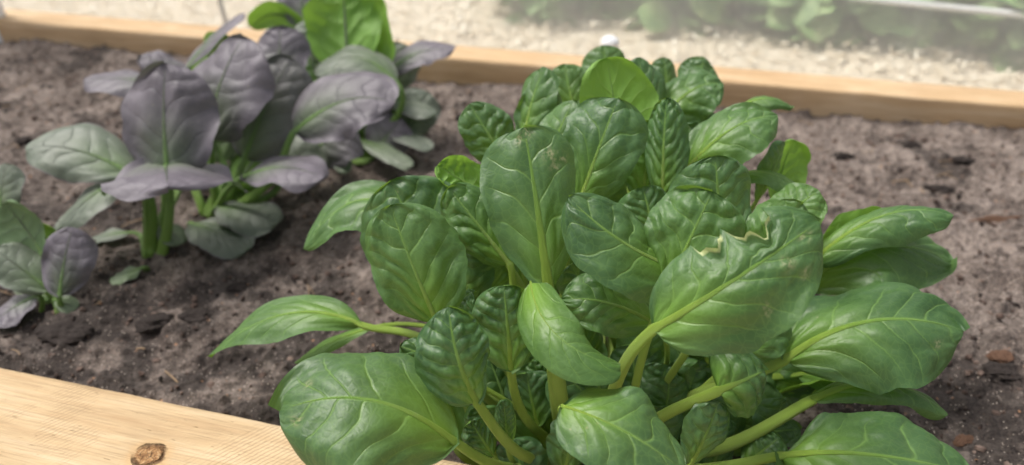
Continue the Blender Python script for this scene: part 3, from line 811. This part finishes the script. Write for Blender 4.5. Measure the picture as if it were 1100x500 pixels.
L((706, 135, .68), (776, 90, .68), 62, (.1, .6, .9), M=(742, 98, .675), k=.5, puck=1.1, sw=7, N=4.5)
L((712, 212, .58), (716, 106, .57), 48, (-.4, .3, 1), k=.9, p=.4, q=.38, puck=2.2, sw=7, N=7)
L((690, 215, .60), (694, 130, .59), 56, (.3, .3, 1), k=.7, puck=1.8, sw=7, N=6)
L((735, 186, .59), (834, 124, .58), 74, (.0, .7, .8), M=(784, 140, .575), k=.5, p=.5, q=.45, puck=.8, sw=8)
L((742, 205, .60), (728, 130, .60), 50, (.2, .4, 1), k=.7, puck=1.2, sw=8)
L((785, 122, .68), (852, 116, .67), 26, (0, .8, .6), M=(820, 106, .67), k=1.1, puck=.5, sw=6, p=.4, q=.45)
L((772, 262, .53), (768, 168, .52), 88, (0, .45, 1), k=.7, p=.45, q=.42, puck=1.2, sw=9, N=4.6)
L((832, 222, .64), (852, 150, .63), 54, (-.4, -.3, -.8), k=.6, puck=.7, sw=7, tint=.4, mat=Y_LEAF)
L((812, 218, .61), (842, 152, .60), 36, (.7, .3, .6), k=.6, puck=.7, sw=7)
L((790, 188, .60), (872, 214, .59), 34, (.1, .8, .5), M=(832, 188, .59), k=.7, puck=.5, sw=7, tint=.15)
L((704, 262, .54), (690, 201, .535), 62, (0, .4, 1), k=.6, puck=1.0, sw=8)
L((820, 250, .56), (880, 205, .55), 60, (.2, .7, .8), k=.6, puck=.9, sw=8, tint=.25)
# right side
L((872, 282, .60), (1024, 232, .575), 62, (.0, .85, .55), M=(948, 232, .585), k=1.35, p=.42, q=.35, puck=.9, sw=8, tint=.04, label='long leaf folded over lengthwise at the upper right')
L((880, 262, .61), (965, 246, .61), 60, (.1, .2, -1), k=.5, puck=.5, sw=7, tint=.4, mat=Y_LEAF)
L((862, 308, .62), (1022, 280, .61), 96, (.1, .7, .8), M=(940, 266, .60), k=.5, p=.5, q=.42, puck=.9, sw=10)
L((842, 387, .545), (1036, 356, .535), 128, (.05, .72, .8), M=(935, 345, .53), k=.55, p=.55, q=.42, puck=1.0, sw=13, way=[(735, 432, .55)], spots=[(.85, .4, .003)],
  label='broad leaf reaching right over the soil')
L((872, 430, .55), (1018, 446, .535), 42, (.0, .85, .5), M=(950, 412, .54), k=1.3, p=.38, q=.38, puck=.7, sw=13, way=[(770, 482, .55)], tint=.12)
L((838, 490, .515), (1040, 508, .50), 145, (.05, .8, .75), M=(930, 488, .49), k=.55, p=.55, q=.42, puck=1.0, sw=12, way=[(740, 505, .53)],
  label='broad leaf at the bottom right corner of the plant')
L((855, 402, .60), (965, 402, .61), 66, (0, .7, .8), k=.5, puck=.8, sw=8)
L((830, 425, .60), (902, 412, .60), 40, (.1, .6, -.6), k=.8, puck=.6, sw=7, tint=.45, mat=Y_LEAF)
L((772, 420, .485), (822, 398, .49), 98, (.2, .2, 1), k=1.1, p=.40, q=.40, puck=1.8, sw=12, tint=.08, way=[(700, 455, .53)], N=4)
L((742, 500, .50), (772, 432, .49), 50, (.3, .5, .9), k=.7, puck=1.2, sw=8)
L((745, 452, .56), (680, 408, .555), 52, (-.1, .7, .8), k=.8, puck=1.8, sw=7)
L((800, 470, .56), (860, 462, .56), 36, (.1, .8, .7), k=.5, puck=.8, sw=7)
L((790, 385, .54), (835, 330, .54), 70, (.2, .6, .9), k=.6, puck=1.1, sw=9)
# inner leaves glimpsed in the gaps
fr_ = random.Random(5)
for i, (x, y, d) in enumerate([(520, 350, .58), (560, 275, .60), (600, 270, .61), (640, 300, .60), (680, 310, .58), (720, 380, .57), (760, 330, .58),
        (640, 220, .63), (580, 200, .64), (690, 180, .65), (760, 200, .65), (800, 270, .62), (830, 330, .63), (850, 350, .64), (540, 420, .58),
        (620, 390, .58), (700, 420, .57), (480, 400, .59), (650, 160, .68), (600, 140, .69), (740, 150, .69), (790, 420, .60), (520, 310, .60), (570, 350, .58), (735, 420, .55), (765, 455, .56), (800, 445, .58), (700, 470, .53), (655, 430, .55), (580, 440, .56), (470, 440, .55), (740, 390, .56), (690, 370, .55), (830, 400, .60), (500, 370, .57), (625, 350, .56)]):
    cx = 637; dx = (x - cx) * .25
    L((x - dx * .5, y + 42, d + .01), (x + dx * .6, y - 34, d), fr_.uniform(58, 84), (fr_.uniform(-.4, .4), fr_.uniform(.3, .7), 1), k=fr_.uniform(.5, .9),
      puck=fr_.uniform(.5, 1.2), sw=9, res=.75)

for (S_, T_, w_, n_) in [((528, 478, .54), (515, 436, .53), 44, (-.3, .5, .9)), ((650, 440, .55), (636, 392, .54), 54, (0, .5, 1)), ((700, 440, .54), (716, 392, .54), 50, (.2, .5, .9)),
                         ((590, 430, .56), (572, 388, .55), 46, (-.1, .5, .9)), ((455, 420, .55), (446, 368, .54), 50, (-.3, .5, .9)), ((760, 380, .55), (752, 318, .54), 60, (.1, .5, .9)),
                         ((660, 500, .50), (700, 470, .50), 50, (.2, .7, .7)), ((800, 500, .54), (838, 470, .54), 52, (.2, .7, .7)), ((870, 380, .60), (905, 330, .60), 60, (.2, .6, .8))]:
    L(S_, T_, w_, n_, k=.8, puck=1.3, sw=6, res=.75, wave=1.5)
for (x, y, d, w_, a_) in [(572, 428, .545, 58, -.3), (612, 412, .55, 56, .0), (640, 420, .55, 60, .3), (682, 398, .545, 56, -.2), (715, 432, .535, 58, .2), (745, 415, .55, 60, .4), (795, 362, .56, 66, .3), (830, 455, .56, 52, .5),
                       (500, 300, .56, 58, -.3), (528, 292, .57, 54, .2), (590, 372, .56, 62, .0), (560, 500, .53, 56, -.3), (610, 480, .52, 50, .2), (770, 480, .55, 56, .4), (690, 268, .55, 66, .2), (822, 300, .57, 64, .3), (600, 175, .62, 60, 0), (745, 160, .63, 60, .2), (458, 300, .60, 60, -.4)]:
    L((x - a_ * 20, y + 30, d + .01), (x + a_ * 22, y - 28, d), w_, (a_, .5, .9), k=.65, puck=1.0, sw=7, res=.75, wave=1.4)

# =============================================================== purple plants
def PLc(pl, S, T, w, n=(0, .4, 1), mat=None, **kw):
    kw.setdefault('smat', STALK_P); kw.setdefault('res', .8); kw['puck'] = kw.get('puck', 1) * .55; kw['k'] = kw.get('k', .5) * .85; w *= 1.2
    return leaf(pl, S, T, w, n, mat=mat or P_LEAF, **kw)
A = plant_at(160, 279, 'young purple leafy plant with one upright leaf, standing left of its bushier neighbour', 'purple_leafy_plant', 'purple leafy plants')
PLc(A, (181, 196, .80), (178, 68, .79), 86, (0, .2, 1), k=.6, p=.45, q=.42, puck=1.1, sw=9, label='upright dark purple leaf')
PLc(A, (178, 178, .81), (180, 200, .72), 118, (0, 1, .32), k=.55, p=.45, q=.45, puck=1.0, sw=8)
PLc(A, (142, 188, .80), (27, 158, .79), 64, (-.1, .6, .8), M=(85, 162, .79), k=.4, p=.5, q=.45, puck=.8, sw=7, mat=M_LEAF)
PLc(A, (195, 95, .90), (90, 86, .89), 42, (-.1, .7, .6), k=.5, puck=.6, sw=7)
PLc(A, (205, 85, .97), (151, 60, .96), 30, (-.1, .6, .7), k=.5, puck=.6, sw=6)
PLc(A, (131, 190, .79), (60, 248, .77), 40, (-.3, .5, .8), k=.5, p=.5, q=.6, puck=.7, sw=7, mat=M_LEAF)
PLc(A, (140, 250, .86), (86, 262, .86), 20, (-.1, .8, .5), k=.4, puck=.4, sw=5, mat=M_LEAF)
PLc(A, (152, 288, .80), (118, 302, .79), 22, (-.1, .8, .6), k=.6, puck=.3, sw=5, mat=M_LEAF, tint=.6)
PLc(A, (160, 215, .84), (128, 155, .85), 34, (-.1, .5, .9), k=.6, puck=.6, sw=6)
PLc(A, (175, 240, .84), (195, 262, .83), 24, (.2, .7, .6), k=.6, puck=.5, sw=5, mat=M_LEAF, tint=.3)
B = plant_at(218, 236, 'bushier purple leafy plant with many large mauve leaves on lime green stalks', 'purple_leafy_plant', 'purple leafy plants')
PLc(B, (226, 152, .85), (262, 40, .84), 88, (-.3, .3, 1), k=.6, p=.48, q=.42, puck=1.3, sw=9, M=(236, 92, .83))
PLc(B, (262, 172, .88), (312, 62, .87), 76, (.1, .25, 1), k=.6, p=.5, q=.42, puck=1.2, sw=8, tint=.15)
PLc(B, (316, 142, .86), (424, 112, .84), 74, (.2, .5, 1), M=(372, 108, .845), k=.45, p=.42, q=.42, puck=.8, sw=8, way=[(290, 195, .88)])
PLc(B, (262, 190, .84), (347, 192, .80), 56, (.1, .8, .6), M=(305, 180, .815), k=.4, p=.5, q=.42, puck=.5, sw=8)
PLc(B, (330, 170, .93), (378, 132, .93), 58, (.2, .5, .9), k=.5, puck=.8, sw=7, tint=.05)
PLc(B, (300, 200, .92), (335, 150, .92), 56, (.1, .4, 1), k=.5, puck=.8, sw=7, mat=M_LEAF)
PLc(B, (250, 150, .95), (225, 62, .95), 64, (-.2, .4, 1), k=.5, puck=.8, sw=7)
PLc(B, (235, 222, .87), (298, 240, .85), 48, (.1, .8, .6), k=.4, puck=.6, sw=6, mat=M_LEAF)
PLc(B, (205, 240, .86), (264, 270, .82), 44, (.1, .8, .6), k=.4, puck=.6, sw=6, mat=M_LEAF)
PLc(B, (200, 75, .97), (262, 14, .97), 24, (-.3, .6, .6), k=.6, puck=.4, sw=5)
PLc(B, (205, 80, .98), (250, 45, .97), 44, (.3, -.3, -.8), k=.5, puck=.4, sw=6, mat=Y_LEAF, tint=.1)
PLc(B, (300, 92, .95), (302, 29, .95), 50, (0, .3, 1), k=.6, puck=.8, sw=7)
PLc(B, (240, 175, .90), (222, 110, .90), 60, (-.1, .4, 1), k=.5, puck=.8, sw=8, tint=.25, mat=M_LEAF)
PLc(B, (290, 150, .93), (262, 95, .93), 60, (-.1, .4, 1), k=.5, puck=.8, sw=8, tint=.2)
PLc(B, (250, 205, .90), (292, 150, .91), 50, (.1, .4, 1), k=.5, puck=.6, sw=8, tint=.35, mat=G_LEAF)
Cc = plant_at(372, 172, 'rear purple and green leafy plant with a bright green upright leaf, nearest the far timber', 'purple_leafy_plant', 'purple leafy plants')
PLc(Cc, (372, 78, .98), (368, -16, .98), 68, (0, .1, -1), k=.6, p=.5, q=.46, puck=2.2, sw=7, mat=Y_LEAF, tint=-.0, label='bright green upright leaf')
PLc(Cc, (408, 84, .99), (388, -8, .99), 48, (.3, .1, -1), k=.5, puck=.8, sw=7, mat=Y_LEAF)
PLc(Cc, (425, 88, .96), (337, 78, .96), 44, (-.1, .7, .7), M=(382, 62, .955), k=.5, puck=.8, sw=6, mat=M_LEAF)
PLc(Cc, (415, 78, 1.0), (487, 54, .99), 34, (.1, .6, .7), M=(452, 56, 1.0), k=.4, puck=.6, sw=6)
PLc(Cc, (352, 66, 1.0), (330, 18, 1.0), 38, (-.1, .5, .8), k=.5, puck=.7, sw=6, mat=M_LEAF)
PLc(Cc, (335, 42, 1.02), (270, 30, 1.02), 24, (0, .4, -.7), M=(300, 16, 1.02), k=.7, puck=.5, sw=5, mat=Y_LEAF)
PLc(Cc, (330, 30, 1.02), (320, -22, 1.02), 44, (0, .4, .9), k=.5, puck=.5, sw=6)
PLc(Cc, (408, 108, 1.0), (468, 122, .98), 26, (.1, .8, .6), k=.5, puck=.5, sw=5, mat=M_LEAF)
PLc(Cc, (385, 150, .99), (441, 180, .94), 22, (.1, .8, .6), k=.5, puck=.4, sw=5, mat=M_LEAF, tint=.2)
PLc(Cc, (400, 135, 1.0), (464, 160, .97), 24, (.1, .8, .6), k=.5, puck=.4, sw=5, mat=M_LEAF)
PLc(Cc, (350, 150, .99), (372, 186, .92), 20, (.1, .8, .6), k=.5, puck=.4, sw=5, mat=M_LEAF, tint=.3)
PLc(Cc, (385, 140, 1.0), (430, 92, 1.0), 66, (.1, .4, 1), k=.5, puck=.8, sw=8, mat=G_LEAF)
PLc(Cc, (360, 120, 1.02), (330, 55, 1.02), 60, (-.1, .4, 1), k=.5, puck=.8, sw=8, mat=G_LEAF)
PLc(Cc, (380, 110, 1.02), (390, 40, 1.03), 60, (.1, .4, 1), k=.5, puck=.8, sw=8, mat=G_LEAF)
PLc(Cc, (340, 165, .98), (318, 128, .99), 40, (-.1, .5, .9), k=.5, puck=.6, sw=7, mat=G_LEAF)
PLc(Cc, (425, 150, 1.0), (462, 100, 1.0), 44, (.3, .4, 1), k=.5, puck=.8, sw=6, mat=M_LEAF)
PLc(Cc, (400, 168, .98), (432, 128, .98), 46, (.2, .5, 1), k=.5, puck=.8, sw=6)
PLc(Cc, (352, 60, 1.04), (348, 0, 1.04), 50, (-.2, .3, 1), k=.5, puck=.8, sw=6, mat=G_LEAF)
PLc(Cc, (420, 100, 1.03), (425, 45, 1.03), 50, (.2, .4, 1), k=.5, puck=.8, sw=6, mat=M_LEAF)
D = plant_at(62, 328, 'smallest purple and green seedling plant at the left edge of the bed', 'purple_leafy_plant', 'purple leafy plants')
PLc(D, (0, 228, .77), (8, 176, .77), 38, (-.1, .4, 1), k=.5, puck=.8, sw=6, mat=M_LEAF)
PLc(D, (48, 280, .76), (4, 218, .75), 50, (.2, .2, -1), k=.5, puck=.6, sw=6, mat=M_LEAF, tint=.05)
PLc(D, (55, 285, .77), (42, 240, .77), 30, (.2, .2, -1), k=.5, puck=.6, sw=6, mat=Y_LEAF, tint=.2)
PLc(D, (54, 312, .75), (-6, 268, .74), 40, (.1, .5, .8), k=.5, puck=.6, sw=6, mat=M_LEAF, tint=.1)
PLc(D, (64, 318, .74), (78, 244, .74), 46, (.2, .4, 1), k=.6, p=.5, q=.45, puck=.8, sw=6)
PLc(D, (38, 318, .75), (-8, 348, .73), 36, (-.1, .7, .7), k=.5, puck=.6, sw=5)
PLc(D, (60, 322, .75), (82, 332, .75), 18, (.1, .7, .7), k=.5, puck=.3, sw=5, mat=M_LEAF, tint=.5)
PLc(D, (50, 322, .77), (20, 305, .78), 22, (-.1, .7, .7), k=.5, puck=.3, sw=5, mat=M_LEAF, tint=.5)

# ------------------------------------------------------------------ light
w = bpy.data.worlds.new('World'); scene.world = w; w.use_nodes = True
nt = w.node_tree; bg = nt.nodes['Background']
sky = nt.nodes.new('ShaderNodeTexSky'); sky.sky_type = 'NISHITA'; sky.sun_disc = False
EL, AZ = R(62), R(-62)       # sun high, to the left and a little behind the bed
sky.sun_elevation = EL; sky.sun_rotation = AZ
sky.dust_density = 6.0; sky.ozone_density = 1.0; sky.air_density = 1.0
hs = nt.nodes.new('ShaderNodeHueSaturation'); hs.inputs['Saturation'].default_value = .35     # milky cover over the bed
nt.links.new(sky.outputs[0], hs.inputs['Color']); nt.links.new(hs.outputs[0], bg.inputs['Color'])
bg.inputs['Strength'].default_value = .095
ld = bpy.data.lights.new('sun', 'SUN'); ld.energy = 1.5; ld.angle = R(16); ld.color = (1, .96, .90)
lo = bpy.data.objects.new('sun', ld); COL.objects.link(lo)
sd = Vector((math.sin(AZ) * math.cos(EL), math.cos(AZ) * math.cos(EL), math.sin(EL)))
lo.rotation_euler = sd.to_track_quat('Z', 'Y').to_euler(); lo.location = (0, 0, 3)

scene.view_settings.view_transform = 'Standard'; scene.view_settings.look = 'None'
scene.view_settings.exposure = .85; scene.view_settings.gamma = 1.0
scene.render.engine = 'CYCLES'
scene.cycles.use_denoising = True
scene.cycles.max_bounces = 8; scene.cycles.transparent_max_bounces = 12
